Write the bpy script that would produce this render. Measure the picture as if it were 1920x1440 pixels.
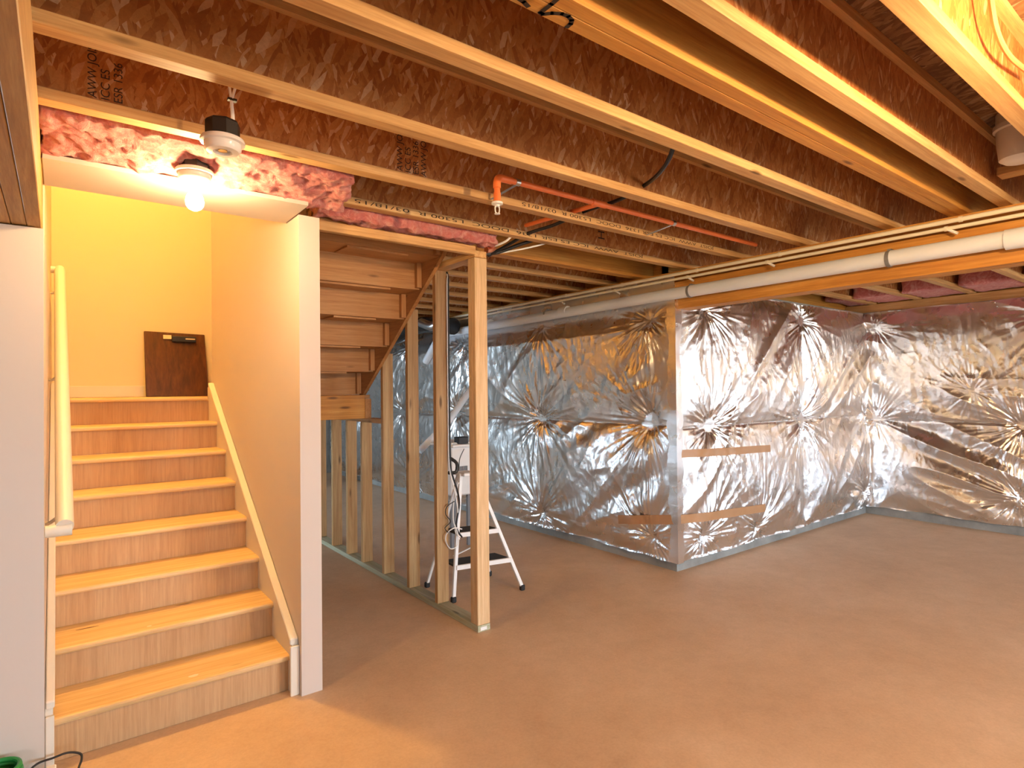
import bpy, bmesh, math, random
import numpy as np
from mathutils import Vector, Matrix, noise as mnoise

for o in list(bpy.data.objects): bpy.data.objects.remove(o)
scn = bpy.context.scene
COL = scn.collection
rnd = random.Random(7)

# ------------------------------------------------------------------ camera
H = 1.45                                    # eye height; x = joist direction, y = stair direction, z up
FPX, YAW, PIT, ROL = 1108.61, math.radians(37.4376), math.radians(0.554), math.radians(0.5602)
def cam_axes():
    f = np.array([math.sin(YAW), math.cos(YAW), 0.]); r = np.array([math.cos(YAW), -math.sin(YAW), 0.]); d = np.array([0, 0, -1.])
    f, d = f*math.cos(PIT) - d*math.sin(PIT), d*math.cos(PIT) + f*math.sin(PIT)
    r, d = r*math.cos(ROL) + d*math.sin(ROL), -r*math.sin(ROL) + d*math.cos(ROL)
    return r, d, f
CR, CD, CF = cam_axes()
cam_data = bpy.data.cameras.new('camera'); cam = bpy.data.objects.new('camera', cam_data); COL.objects.link(cam)
cam_data.sensor_width = 36; cam_data.lens = FPX/1920*36; cam_data.clip_start = .02; cam_data.clip_end = 200
cam.matrix_world = Matrix(((CR[0], -CD[0], -CF[0], 0), (CR[1], -CD[1], -CF[1], 0), (CR[2], -CD[2], -CF[2], H), (0, 0, 0, 1)))
scn.camera = cam
CC = np.array([0, 0, H])
def px(u, v, ax, val):
    """point on the plane axis=val seen at photograph pixel (u, v)"""
    d = CR*(u-960)/FPX + CD*(v-720)/FPX + CF
    return CC + d*((val-CC[ax])/d[ax])

# ------------------------------------------------------------------ world, exposure
W = bpy.data.worlds.new('overcast_sky'); scn.world = W; W.use_nodes = True
bg = W.node_tree.nodes['Background']; bg.inputs[0].default_value = (.62, .82, 1, 1); bg.inputs[1].default_value = 9.5
scn.view_settings.view_transform = 'Standard'; scn.view_settings.look = 'None'
scn.view_settings.exposure = 1.42; scn.view_settings.gamma = 1.0; scn.view_settings.use_curve_mapping = False
BULB = 205.0          # emission strength of the lit bulbs
WARM = (1.0, .66, .30)
# rear windows and patio door (x0, x1, z0, z1) in the wall behind the camera, y = YB
YB = -4.3
OPEN = [(3.6, 6.0, .06, 2.1), (.6, 2.2, .9, 2.1), (-2.9, -1.7, .9, 2.1)]
for i, (a, b, c, d) in enumerate(OPEN):     # light portals: guide sampling of the sky through the openings
    L = bpy.data.lights.new('window_portal', 'AREA'); L.shape = 'RECTANGLE'; L.size = b-a; L.size_y = d-c
    L.cycles.is_portal = True
    o = bpy.data.objects.new('window_portal', L); COL.objects.link(o)
    o.location = ((a+b)/2, YB-.12, (c+d)/2); o.rotation_euler = (math.pi/2, 0, 0)

# window in the far left wall behind the stairs (y0, y1, z0, z1)
WL = (6.3, 9.6, .8, 2.1)
L = bpy.data.lights.new('window_portal', 'AREA'); L.shape = 'RECTANGLE'; L.size = WL[3]-WL[2]; L.size_y = WL[1]-WL[0]; L.cycles.is_portal = True
o = bpy.data.objects.new('window_portal', L); COL.objects.link(o); o.location = (-3.4-.12, (WL[0]+WL[1])/2, (WL[2]+WL[3])/2); o.rotation_euler = (0, -math.pi/2, 0)

# ------------------------------------------------------------------ materials
MATS = {}
def nt(name):
    m = bpy.data.materials.new(name); m.use_nodes = True; t = m.node_tree
    b = t.nodes['Principled BSDF']; MATS[name] = m
    return m, t, b
def N(t, typ, **kw):
    n = t.nodes.new(typ)
    for k, v in kw.items(): setattr(n, k, v)
    return n
def lk(t, a, b): t.links.new(a, b)
def ramp(t, src, stops, interp='LINEAR'):
    r = N(t, 'ShaderNodeValToRGB'); r.color_ramp.interpolation = interp
    e = r.color_ramp.elements
    while len(e) > 1: e.remove(e[-1])
    e[0].position, e[0].color = stops[0][0], (*stops[0][1], 1)
    for p, c in stops[1:]:
        q = e.new(p); q.color = (*c, 1)
    lk(t, src, r.inputs[0]); return r.outputs[0]
def coords(t, scale=(1, 1, 1), rot=(0, 0, 0), rand=True, kind='Object'):
    tc = N(t, 'ShaderNodeTexCoord'); mp = N(t, 'ShaderNodeMapping')
    mp.inputs['Scale'].default_value = scale; mp.inputs['Rotation'].default_value = rot
    lk(t, tc.outputs[kind], mp.inputs['Vector'])
    if rand:
        oi = N(t, 'ShaderNodeObjectInfo'); m = N(t, 'ShaderNodeMath', operation='MULTIPLY'); m.inputs[1].default_value = 37.
        lk(t, oi.outputs['Random'], m.inputs[0]); lk(t, m.outputs[0], mp.inputs['Location'])
    return mp.outputs[0]
def noise(t, vec, scale, detail=4, rough=.55, dist=0):
    n = N(t, 'ShaderNodeTexNoise'); n.inputs['Scale'].default_value = scale; n.inputs['Detail'].default_value = detail
    n.inputs['Roughness'].default_value = rough; n.inputs['Distortion'].default_value = dist
    lk(t, vec, n.inputs['Vector']); return n.outputs['Fac']
def mix(t, fac, a, b, mode='MIX'):
    n = N(t, 'ShaderNodeMix', data_type='RGBA', blend_type=mode)
    for s, v in ((n.inputs[0], fac), (n.inputs[6], a), (n.inputs[7], b)):
        if isinstance(v, (int, float)): s.default_value = v
        elif isinstance(v, tuple): s.default_value = (*v, 1)
        else: lk(t, v, s)
    return n.outputs[2]
def bump(t, b, h, strength, dist=.01):
    n = N(t, 'ShaderNodeBump'); n.inputs['Strength'].default_value = strength; n.inputs['Distance'].default_value = dist
    lk(t, h, n.inputs['Height']); lk(t, n.outputs[0], b.inputs['Normal']); return n
def plain(name, col, rough=.5, metal=0., var=.08, scale=25, bmp=.0):
    m, t, b = nt(name); v = coords(t)
    n = noise(t, v, scale)
    c = mix(t, n, tuple(max(0, x*(1-var)) for x in col), tuple(min(1, x*(1+var)) for x in col))
    lk(t, c, b.inputs['Base Color']); b.inputs['Roughness'].default_value = rough; b.inputs['Metallic'].default_value = metal
    if bmp: bump(t, b, n, bmp)
    return m
def wood(name, axis, lo, mid, hi, rough=.6, knots=True, grain=1.0):
    """lumber with grain along axis 'x','y' or 'z'"""
    m, t, b = nt(name)
    s = {'x': (1.2, 28, 28), 'y': (28, 1.2, 28), 'z': (28, 28, 1.2)}[axis]
    v = coords(t, s)
    n1 = noise(t, v, 1.3*grain, 5, .6, .6); n2 = noise(t, v, 5*grain, 4, .7, .2)
    c = ramp(t, n1, [(.28, lo), (.5, mid), (.72, hi)])
    g = ramp(t, n2, [(.35, (.72, .66, .6)), (.6, (1, 1, 1))])
    c = mix(t, .55, c, g, 'MULTIPLY')
    if knots:
        s2 = {'x': (2.2, 9, 9), 'y': (9, 2.2, 9), 'z': (9, 9, 2.2)}[axis]
        vo = N(t, 'ShaderNodeTexVoronoi'); vo.inputs['Scale'].default_value = 1.; lk(t, coords(t, s2), vo.inputs['Vector'])
        k = ramp(t, vo.outputs['Distance'], [(.05, (1, 1, 1)), (.12, (0, 0, 0))])
        c = mix(t, k, c, tuple(x*.45 for x in lo))
    oi = N(t, 'ShaderNodeObjectInfo')
    tint = ramp(t, oi.outputs['Random'], [(0, (.86, .84, .82)), (1, (1.0, 1.0, 1.0))])
    c = mix(t, 1., c, tint, 'MULTIPLY')
    lk(t, c, b.inputs['Base Color']); b.inputs['Roughness'].default_value = rough
    bump(t, b, n2, .15, .004); return m
def osb(name, dark, mid, light, flake, flat=False):
    m, t, b = nt(name)
    cols = []
    for i, (rx, sc) in enumerate(((.10, (75, 9, 12)), (-.22, (66, 9, 10)), (.42, (70, 9, 13)), (-.5, (60, 9, 15)))):
        vec = coords(t, sc, (0, 0, 0))
        # rotate the flake grid inside the plane of the web
        mp = N(t, 'ShaderNodeMapping'); mp.inputs['Rotation'].default_value = (math.pi/2, rx, 0) if flat else (0, rx, 0)
        mp2 = N(t, 'ShaderNodeMapping'); mp2.inputs['Scale'].default_value = sc; mp2.inputs['Location'].default_value = (i*3.3, 0, i*1.7)
        tc = N(t, 'ShaderNodeTexCoord'); oi = N(t, 'ShaderNodeObjectInfo')
        ad = N(t, 'ShaderNodeVectorMath', operation='ADD'); mu = N(t, 'ShaderNodeMath', operation='MULTIPLY'); mu.inputs[1].default_value = 23.
        lk(t, oi.outputs['Random'], mu.inputs[0]); lk(t, tc.outputs['Object'], ad.inputs[0]); lk(t, mu.outputs[0], ad.inputs[1])
        wn = N(t, 'ShaderNodeTexNoise'); wn.inputs['Scale'].default_value = 14.; wn.inputs['Detail'].default_value = 3
        lk(t, ad.outputs[0], wn.inputs['Vector'])
        ws = N(t, 'ShaderNodeVectorMath', operation='SCALE'); ws.inputs['Scale'].default_value = .010; lk(t, wn.outputs['Color'], ws.inputs[0])
        wa = N(t, 'ShaderNodeVectorMath', operation='ADD'); lk(t, ad.outputs[0], wa.inputs[0]); lk(t, ws.outputs[0], wa.inputs[1])
        lk(t, wa.outputs[0], mp.inputs['Vector']); lk(t, mp.outputs[0], mp2.inputs['Vector'])
        vo = N(t, 'ShaderNodeTexVoronoi'); vo.inputs['Scale'].default_value = 1.; vo.inputs['Randomness'].default_value = 1.
        lk(t, mp2.outputs[0], vo.inputs['Vector'])
        sp = N(t, 'ShaderNodeSeparateColor'); lk(t, vo.outputs['Color'], sp.inputs[0])
        cols.append((sp.outputs[0], sp.outputs[1], ad.outputs[0]))
    base = ramp(t, cols[0][0], [(0, dark), (.5, mid), (1, light)])
    for i in (1, 2, 3):
        layer = ramp(t, cols[i][0], [(0, dark), (.45, mid), (.85, light), (1, flake)])
        sel = ramp(t, cols[i][1], [(.52, (0, 0, 0)), (.56, (1, 1, 1))])
        base = mix(t, sel, base, layer)
    n = noise(t, cols[0][2], 60, 3, .7); g = ramp(t, n, [(.3, (.74, .70, .66)), (.62, (1, 1, 1))])
    base = mix(t, .7, base, g, 'MULTIPLY')
    big = noise(t, cols[0][2], 2.5, 2); base = mix(t, 1., base, ramp(t, big, [(.3, (.88, .86, .84)), (.7, (1, 1, 1))]), 'MULTIPLY')
    lk(t, base, b.inputs['Base Color']); b.inputs['Roughness'].default_value = .62
    bump(t, b, cols[1][0], .2, .003); return m

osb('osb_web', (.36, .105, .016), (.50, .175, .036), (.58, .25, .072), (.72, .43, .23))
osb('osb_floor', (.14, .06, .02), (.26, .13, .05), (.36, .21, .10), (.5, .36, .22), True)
for ax in 'xyz':
    wood('pine_'+ax, ax, (.50, .25, .075), (.66, .38, .145), (.78, .50, .22))
    wood('amber_'+ax, ax, (.46, .18, .03), (.64, .29, .05), (.76, .40, .09))
    wood('lvl_'+ax, ax, (.42, .21, .06), (.55, .30, .10), (.66, .40, .15), knots=False, grain=1.6)
    wood('underlay_'+ax, ax, (.44, .19, .06), (.56, .27, .09), (.64, .34, .13))
wood('pale_z', 'z', (.60, .38, .18), (.72, .48, .25), (.80, .58, .34))
wood('treated_y', 'y', (.42, .42, .25), (.55, .56, .38), (.66, .66, .50))
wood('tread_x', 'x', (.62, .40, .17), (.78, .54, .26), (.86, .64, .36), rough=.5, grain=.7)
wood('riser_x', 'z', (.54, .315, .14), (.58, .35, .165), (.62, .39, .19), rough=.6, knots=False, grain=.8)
wood('dark_board', 'z', (.05, .014, .004), (.09, .026, .006), (.14, .045, .012), rough=.35, knots=False)
plain('drywall', (.60, .515, .45), .75, var=.025, scale=3, bmp=.02)
plain('stair_paint', (.76, .63, .42), .7, var=.02, scale=3)
plain('trim_paint', (.70, .64, .54), .45, var=.03, scale=8)
plain('pvc', (.74, .80, .88), .32, var=.04, scale=6)
plain('cpvc_cream', (.80, .74, .58), .35, var=.04)
plain('cpvc_orange', (.86, .20, .05), .38, var=.08)
plain('black_plastic', (.012, .011, .012), .45)
plain('black_rubber', (.018, .016, .016), .7)
plain('porcelain', (.82, .78, .76), .18, var=.02)
plain('white_enamel', (.82, .80, .78), .35, var=.03)
plain('white_plastic', (.85, .83, .80), .4, var=.03)
plain('grey_plastic', (.20, .20, .21), .4)
plain('steel', (.55, .55, .56), .3, 1.)
plain('copper', (.75, .30, .16), .3, .9)
plain('brass', (.7, .5, .2), .35, 1.)
plain('ink', (.03, .015, .008), .8)
plain('green_plastic', (.02, .28, .05), .35)
plain('tan_cable', (.55, .28, .10), .5)
plain('tape', (.46, .255, .13), .35, var=.06, scale=10)
plain('paper_label', (.85, .68, .42), .6)
plain('black_sheet', (.010, .010, .011), .25)

m, t, b = nt('concrete_floor'); v = coords(t, rand=False)
n1 = noise(t, v, 1.1, 6, .62, .3); n2 = noise(t, v, 7, 6, .7); n3 = noise(t, v, 90, 3, .6)
c = ramp(t, n1, [(.3, (.54, .365, .235)), (.5, (.61, .425, .28)), (.7, (.67, .485, .335))])
c = mix(t, .5, c, ramp(t, n2, [(.3, (.8, .78, .76)), (.6, (1, 1, 1))]), 'MULTIPLY')
c = mix(t, .35, c, ramp(t, n3, [(.35, (.78, .76, .74)), (.62, (1, 1, 1))]), 'MULTIPLY')
lk(t, c, b.inputs['Base Color']); b.inputs['Roughness'].default_value = .62; bump(t, b, n3, .12, .002)

m, t, b = nt('concrete_wall'); v = coords(t)
n1 = noise(t, v, 3, 6, .65); n2 = noise(t, v, 40, 4, .6)
c = ramp(t, n1, [(.3, (.20, .20, .19)), (.7, (.36, .36, .34))]); lk(t, c, b.inputs['Base Color'])
b.inputs['Roughness'].default_value = .85; bump(t, b, n2, .35, .004)

m, t, b = nt('foil'); v = coords(t)
n1 = noise(t, v, 22, 5, .6, .5); n2 = noise(t, v, 90, 3, .55, .3)
b.inputs['Base Color'].default_value = (.86, .86, .87, 1); b.inputs['Metallic'].default_value = 1.
r = N(t, 'ShaderNodeMapRange'); r.inputs[3].default_value = .20; r.inputs[4].default_value = .36; lk(t, noise(t, v, 4, 3), r.inputs[0]); lk(t, r.outputs[0], b.inputs['Roughness'])
ad = N(t, 'ShaderNodeMath', operation='MULTIPLY_ADD'); ad.inputs[1].default_value = .25; lk(t, n2, ad.inputs[0]); lk(t, n1, ad.inputs[2])
bump(t, b, ad.outputs[0], .22, .008)

m, t, b = nt('pink_fiberglass'); v = coords(t)
n1 = noise(t, v, 13, 8, .72, 2.2); n2 = noise(t, v, 60, 6, .75, 3.)
c = ramp(t, n1, [(.3, (.52, .09, .085)), (.5, (.70, .20, .18)), (.68, (.84, .46, .38))])
c = mix(t, .5, c, ramp(t, n2, [(.3, (.75, .66, .66)), (.6, (1, 1, 1))]), 'MULTIPLY')
lk(t, c, b.inputs['Base Color']); b.inputs['Roughness'].default_value = .95; bump(t, b, n2, .8, .012)
try: b.inputs['Sheen Weight'].default_value = .3
except Exception: pass

def emit(name, col, s):
    m, t, b = nt(name); b.inputs['Base Color'].default_value = (*col, 1)
    b.inputs['Emission Color'].default_value = (*col, 1); b.inputs['Emission Strength'].default_value = s
emit('bulb_glow', (1.0, .70, .34), BULB)
emit('bright_bulb_glow', (1.0, .66, .33), 1150.)
emit('added_bulb_glow', (1.0, .66, .33), 420.)  # glow of the added fill lamp at the far right
emit('upstairs_glow', (1.0, .58, .15), 270.)
m, t, b = nt('clear_glass'); b.inputs['Transmission Weight'].default_value = 1.; b.inputs['Roughness'].default_value = .0; b.inputs['IOR'].default_value = 1.02
b.inputs['Base Color'].default_value = (.97, .98, .98, 1)

# ------------------------------------------------------------------ mesh helpers
class MB:
    def __init__(s): s.v = []; s.f = []
    def box(s, x0, x1, y0, y1, z0, z1):
        n = len(s.v)
        s.v += [(x0, y0, z0), (x1, y0, z0), (x1, y1, z0), (x0, y1, z0), (x0, y0, z1), (x1, y0, z1), (x1, y1, z1), (x0, y1, z1)]
        s.f += [tuple(n+i for i in q) for q in ((0, 3, 2, 1), (4, 5, 6, 7), (0, 1, 5, 4), (1, 2, 6, 5), (2, 3, 7, 6), (3, 0, 4, 7))]
        return s
    def prism(s, pts, axis, a, b):
        """extrude a 2-D polygon along axis (0: pts are (y,z), 1: (x,z), 2: (x,y))"""
        n = len(s.v); k = len(pts)
        def P(p, t): return {0: (t, p[0], p[1]), 1: (p[0], t, p[1]), 2: (p[0], p[1], t)}[axis]
        s.v += [P(p, a) for p in pts] + [P(p, b) for p in pts]
        s.f += [tuple(n+i for i in range(k)), tuple(n+k+i for i in reversed(range(k)))]
        s.f += [(n+i, n+k+i, n+k+(i+1) % k, n+(i+1) % k) for i in range(k)]
        return s
    def lathe(s, prof, c, seg=24, axis=2):
        """prof: (r, h) pairs along axis"""
        n = len(s.v); k = len(prof)
        for i in range(seg):
            a = 2*math.pi*i/seg
            for r, h in prof:
                p = [r*math.cos(a), r*math.sin(a), h]
                if axis == 0: p = [p[2], p[0], p[1]]
                if axis == 1: p = [p[0], p[2], p[1]]
                s.v.append((c[0]+p[0], c[1]+p[1], c[2]+p[2]))
        for i in range(seg):
            j = (i+1) % seg
            for q in range(k-1): s.f.append((n+i*k+q, n+j*k+q, n+j*k+q+1, n+i*k+q+1))
        if prof[0][0] > 1e-6: s.f.append(tuple(n+i*k for i in range(seg)))
        if prof[-1][0] > 1e-6: s.f.append(tuple(n+i*k+k-1 for i in range(seg)))
        return s
    def tube(s, pts, r, seg=10, smooth=0, flat=1.):
        P = [Vector(p) for p in pts]
        if smooth:
            Q = []
            for i in range(len(P)-1):
                a, b_, c, d = P[max(i-1, 0)], P[i], P[i+1], P[min(i+2, len(P)-1)]
                for k in range(smooth):
                    u = k/smooth
                    Q.append(.5*((2*b_) + (c-a)*u + (2*a-5*b_+4*c-d)*u*u + (3*b_-a-3*c+d)*u**3))
            P = Q + [P[-1]]
        n = len(s.v); up = None
        for i, p in enumerate(P):
            tg = (P[min(i+1, len(P)-1)] - P[max(i-1, 0)]).normalized()
            if up is None: up = Vector((0, 0, 1)) if abs(tg.z) < .9 else Vector((1, 0, 0))
            sd = tg.cross(up).normalized(); up = sd.cross(tg).normalized()
            rr = r[i] if isinstance(r, (list, tuple)) else r
            for k in range(seg):
                a = 2*math.pi*k/seg
                s.v.append(tuple(p + sd*math.cos(a)*rr + up*math.sin(a)*rr*flat))
        for i in range(len(P)-1):
            for k in range(seg):
                j = (k+1) % seg
                s.f.append((n+i*seg+k, n+i*seg+j, n+(i+1)*seg+j, n+(i+1)*seg+k))
        s.f.append(tuple(n+k for k in reversed(range(seg)))); s.f.append(tuple(n+(len(P)-1)*seg+k for k in range(seg)))
        return s
    def bar(s, a, b, w, d, up=(0, 0, 1)):
        """straight square bar from a to b, section w x d"""
        a, b = Vector(a), Vector(b); tg = (b-a).normalized(); sd = tg.cross(Vector(up)).normalized(); u2 = sd.cross(tg)
        n = len(s.v)
        for p in (a, b):
            for i, j in ((-1, -1), (1, -1), (1, 1), (-1, 1)): s.v.append(tuple(p + sd*i*w/2 + u2*j*d/2))
        s.f += [tuple(n+i for i in q) for q in ((0, 1, 2, 3), (7, 6, 5, 4), (0, 4, 5, 1), (1, 5, 6, 2), (2, 6, 7, 3), (3, 7, 4, 0))]
        return s
    def build(s, name, mat, parent=None, bevel=0, smooth=False, base=None):
        me = bpy.data.meshes.new(name); me.from_pydata(s.v, [], s.f); me.update()
        bm = bmesh.new(); bm.from_mesh(me)
        bmesh.ops.recalc_face_normals(bm, faces=bm.faces)
        if bevel: bmesh.ops.bevel(bm, geom=bm.edges[:], offset=bevel, segments=1, affect='EDGES', clamp_overlap=True)
        if smooth:
            for f in bm.faces: f.smooth = True
            for e in bm.edges:
                if len(e.link_faces) == 2 and e.calc_face_angle(0) > .7: e.smooth = False
        bm.to_mesh(me); bm.free()
        me.materials.append(MATS[mat])
        o = bpy.data.objects.new(name, me); COL.objects.link(o)
        if parent is not None: o.parent = parent
        return o
def recenter(o):
    """put a mesh object's origin at the middle of its own base"""
    me = o.data; xs = np.array([v.co for v in me.vertices])
    c = Vector(((xs[:, 0].min()+xs[:, 0].max())/2, (xs[:, 1].min()+xs[:, 1].max())/2, xs[:, 2].min()))
    me.transform(Matrix.Translation(-c)); o.location = o.location + c; return o
def tag(o, label, cat, group=None):
    o['label'] = label; o['category'] = cat
    if group: o['group'] = group
    return o
def struct(o, label, cat='structure'):
    o['kind'] = 'structure'; o['label'] = label; o['category'] = cat; return o
def thing(name, label, cat, loc=(0, 0, 0), group=None):
    """Empty at world base; parts are given in world coordinates and keep them"""
    o = bpy.data.objects.new(name, None); COL.objects.link(o); o.location = loc; o.empty_display_size = .1
    return tag(o, label, cat, group)
def part(mb, name, mat, t, **kw):
    o = mb.build(name, mat, None, **kw); o.parent = t
    w = Vector((0, 0, 0)); q = t
    while q is not None: w += q.location; q = q.parent
    o.location = -w; return o
def text_mesh(txt, size, mat, name):
    cu = bpy.data.curves.new(name, 'FONT'); cu.body = txt; cu.size = size; cu.align_x = 'LEFT'
    tmp = bpy.data.objects.new(name, cu); COL.objects.link(tmp)
    bpy.context.view_layer.update()
    me = bpy.data.meshes.new_from_object(tmp.evaluated_get(bpy.context.evaluated_depsgraph_get()))
    bpy.data.objects.remove(tmp); me.materials.clear(); me.materials.append(MATS[mat]); me.name = name
    return me

# ------------------------------------------------------------------ measured planes
ZJ = 2.38                       # underside of the joists
ZT = 2.682                      # underside of the subfloor
XW0, XW1 = .913, 1.013          # wall between the two flights
YW = 2.862                      # its front end
XL = -.047                      # right face of the left stair wall
XF, YF, XR = 3.87, 2.935, 7.33  # foundation faces: long left face, jog, far right face
XS0, XS1 = 1.982, 2.071         # stud wall
YBACK = 5.76                    # back wall of the stairwell
XLEFT, YEND = -3.4, 10.4

# ------------------------------------------------------------------ setting
def wallbox(name, label, mat, *b, bevel=0):
    o = MB().box(*b).build(name, mat, bevel=bevel); return struct(recenter(o), label, 'wall' if 'wall' in name else name.split('_')[0])
wallbox('floor', 'bare tan concrete basement floor', 'concrete_floor', XLEFT-.2, XR+.2, YB-.2, YEND+.2, -.15, 0)
MB().box(-40, 40, -60, YB-.21, -.3, -.16).build('ground_outside', 'concrete_floor')
struct(bpy.data.objects['ground_outside'], 'level ground outside the rear windows', 'ground')
# subfloor with the stairwell opening left free (opening x XL..2.07, y 3.05..YBACK)
sub = MB()
sub.box(XLEFT-.2, XR+.2, YB-.2, 3.05, ZT, ZT+.02); sub.box(XLEFT-.2, XL-.19, 3.05, YBACK+.13, ZT, ZT+.02)
sub.box(XS1+.1, XR+.2, 3.05, YBACK+.13, ZT, ZT+.02); sub.box(XLEFT-.2, XR+.2, YBACK+.13, YEND+.2, ZT, ZT+.02)
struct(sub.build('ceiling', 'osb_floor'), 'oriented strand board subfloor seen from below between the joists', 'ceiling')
wallbox('wall_stair_left', 'white drywall wall left of the lower stair flight', 'drywall', XL-.19, XL, YW, YBACK, 0, 2.08)
wallbox('wall_stair_left_upper', 'painted stairwell wall above the left beam', 'stair_paint', XL-.19, XL, 3.06, YBACK, 2.08, 5.2)
struct(recenter(MB().prism([(YW, 0), (4.91, 0), (4.91, 5.2), (3.055, 5.2), (3.055, 2.30), (YW, 2.30)], 0, XW0, XW1).build('wall_stair_right', 'drywall')), 'white drywall wall between stairs and the space under them', 'wall')
wallbox('wall_stair_back', 'yellow lit back wall of the stair landing', 'stair_paint', XL-.19, XS1+.1, YBACK, YBACK+.12, 1.2, 5.2)
wallbox('wall_stair_front_upper', 'painted upper stairwell wall above the soffit', 'stair_paint', XL-.19, XS1+.1, 2.93, 3.05, ZT+.02, 5.2)
wallbox('wall_stair_right_upper', 'painted upper stairwell wall right of the upper flight', 'stair_paint', XS1, XS1+.1, 3.05, YBACK, ZT+.02, 5.2)
wallbox('ceiling_upstairs', 'painted ceiling above the stairwell', 'stair_paint', XL-.3, XS1+.2, 2.9, YBACK+.2, 5.2, 5.3)
wallbox('ceiling_soffit', 'drywall soffit strip over the foot of the stairs', 'drywall', XL, .905, 2.70, 3.05, 2.30, 2.318)
wl = MB()
wl.box(XLEFT-.2, XLEFT, YB-.2, WL[0], 0, ZT); wl.box(XLEFT-.2, XLEFT, WL[1], YEND+.2, 0, ZT)
wl.box(XLEFT-.2, XLEFT, WL[0], WL[1], 0, WL[2]); wl.box(XLEFT-.2, XLEFT, WL[0], WL[1], WL[3], ZT)
struct(wl.build('wall_left', 'drywall'), 'painted wall left of the basement', 'wall')
w = MB()
for q in ((WL[0], WL[0]+.06, WL[2], WL[3]), (WL[1]-.06, WL[1], WL[2], WL[3]), (WL[0], WL[1], WL[2], WL[2]+.06), (WL[0], WL[1], WL[3]-.06, WL[3]), ((WL[0]+WL[1])/2-.03, (WL[0]+WL[1])/2+.03, WL[2], WL[3])):
    w.box(XLEFT-.15, XLEFT-.05, q[0], q[1], q[2], q[3])
struct(w.build('window_3', 'white_plastic'), 'white framed window in the left wall behind the stairs', 'window')
wallbox('wall_back', 'concrete wall at the far end of the basement', 'concrete_wall', XLEFT, XF, YEND, YEND+.2, 0, ZT)
# rear wall with its openings
rw = MB(); xs = sorted([XLEFT, XR] + [v for o_ in OPEN for v in o_[:2]])
for a, b_ in zip(xs[:-1], xs[1:]):
    op = [o_ for o_ in OPEN if o_[0] <= a and b_ <= o_[1]]
    if op:
        if op[0][2] > .1: rw.box(a, b_, YB-.2, YB, 0, op[0][2])
        rw.box(a, b_, YB-.2, YB, op[0][3], ZT)
    else: rw.box(a, b_, YB-.2, YB, 0, ZT)
struct(rw.build('wall_rear', 'drywall'), 'white wall with windows behind the camera', 'wall')
for i, (a, b_, c, d) in enumerate(OPEN):
    w = MB(); fw = .06
    for q in ((a, a+fw, c, d), (b_-fw, b_, c, d), (a, b_, c, c+fw), (a, b_, d-fw, d), ((a+b_)/2-.03, (a+b_)/2+.03, c, d)):
        w.box(q[0], q[1], YB-.15, YB-.05, q[2], q[3])
    o = w.build('door_1' if i == 0 else 'window_%d' % i, 'white_plastic')
    struct(o, ['white framed patio door in the rear wall', 'white framed window beside the patio door', 'white framed window at the left of the rear wall'][i], 'window')
wallbox('wall_foundation_rim_side', 'wooden rim board above the long foundation wall', 'amber_y', XF+.16, XF+.20, YF+.2, YEND, 2.29, ZT)
wallbox('wall_foundation_rim_front', 'wooden rim board above the jogged foundation wall', 'amber_x', XF+.16, XR+.2, YF+.2, YF+.24, 2.29, ZT)
# foundation walls (concrete strip shows below the foil)
fl = MB().box(XF, XF+.25, YF, YEND, 0, 2.29)
fl.box(XF+.25, XR, YF, YF+.25, 0, 2.29)
struct(fl.build('wall_foundation_jog', 'concrete_wall'), 'grey concrete foundation wall behind the foil blankets at the outer corner', 'wall')
wallbox('wall_right', 'grey concrete foundation wall behind the foil at the far right', 'concrete_wall', XR, XR+.25, YB-.2, YF+.25, 0, 2.29)
wallbox('wall_right_rim', 'wooden rim board above the right foundation wall', 'amber_y', XR+.06, XR+.10, YB-.2, YF+.2, 2.29, ZT)

# ------------------------------------------------------------------ joists and beams
FLW, FLH = .060, .038
def make_joist(y0, x0, x1, label, printed=None, stamps=()):
    t = thing('i_joist', label, 'joist', (round((x0+x1)/2, 3), y0+FLW/2, ZJ), 'engineered I-joists of the ceiling')
    yc = y0+FLW/2
    bf = part(MB().box(x0, x1, y0, y0+FLW, ZJ, ZJ+FLH), 'bottom_flange', 'pine_x', t, bevel=.002)
    part(MB().box(x0, x1, y0, y0+FLW, ZT-FLH, ZT-.001), 'top_flange', 'pine_x', t)
    part(MB().box(x0, x1, yc-.005, yc+.005, ZJ+FLH, ZT-FLH), 'web', 'osb_web', t)
    if printed:
        xr, ln = printed
        me = text_mesh('JOIST  AWW  ICC ES ESR 1336  DOOC  L5300 R  03/18/15', .026, 'ink', 'printed_text')
        w = max(v.co.x for v in me.vertices)
        M = Matrix(((-1, 0, 0, xr), (0, 0, -1, y0-.0012), (0, -1, 0, ZJ+.028), (0, 0, 0, 1)))
        me.transform(Matrix(((-ln/w, 0, 0, xr), (0, 0, -1, y0-.0012), (0, -1, 0, ZJ+.0285), (0, 0, 0, 1))))
        o = bpy.data.objects.new('printed_text', me); COL.objects.link(o); o.parent = t; o.location = -t.location
        o['label'] = 'upside down black lot number print on the flange'; o['kind'] = 'stuff'
    for (xs, zs, txt, sz) in stamps:
        me = text_mesh(txt, sz, 'ink', 'web_stamp')
        # reads upwards along the web
        me.transform(Matrix(((0, -1, 0, xs), (0, 0, 0, 0), (1, 0, 0, zs), (0, 0, 0, 1))) @ Matrix.Scale(1, 4))
        for v_ in me.vertices: v_.co.y = yc-.0058
        o = bpy.data.objects.new('web_stamp', me); COL.objects.link(o); o.parent = t; o.location = -t.location
        o['label'] = 'dark grading stamp on the web'; o['kind'] = 'stuff'
    return t
XA, XB = XLEFT, XR+.05
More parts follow.
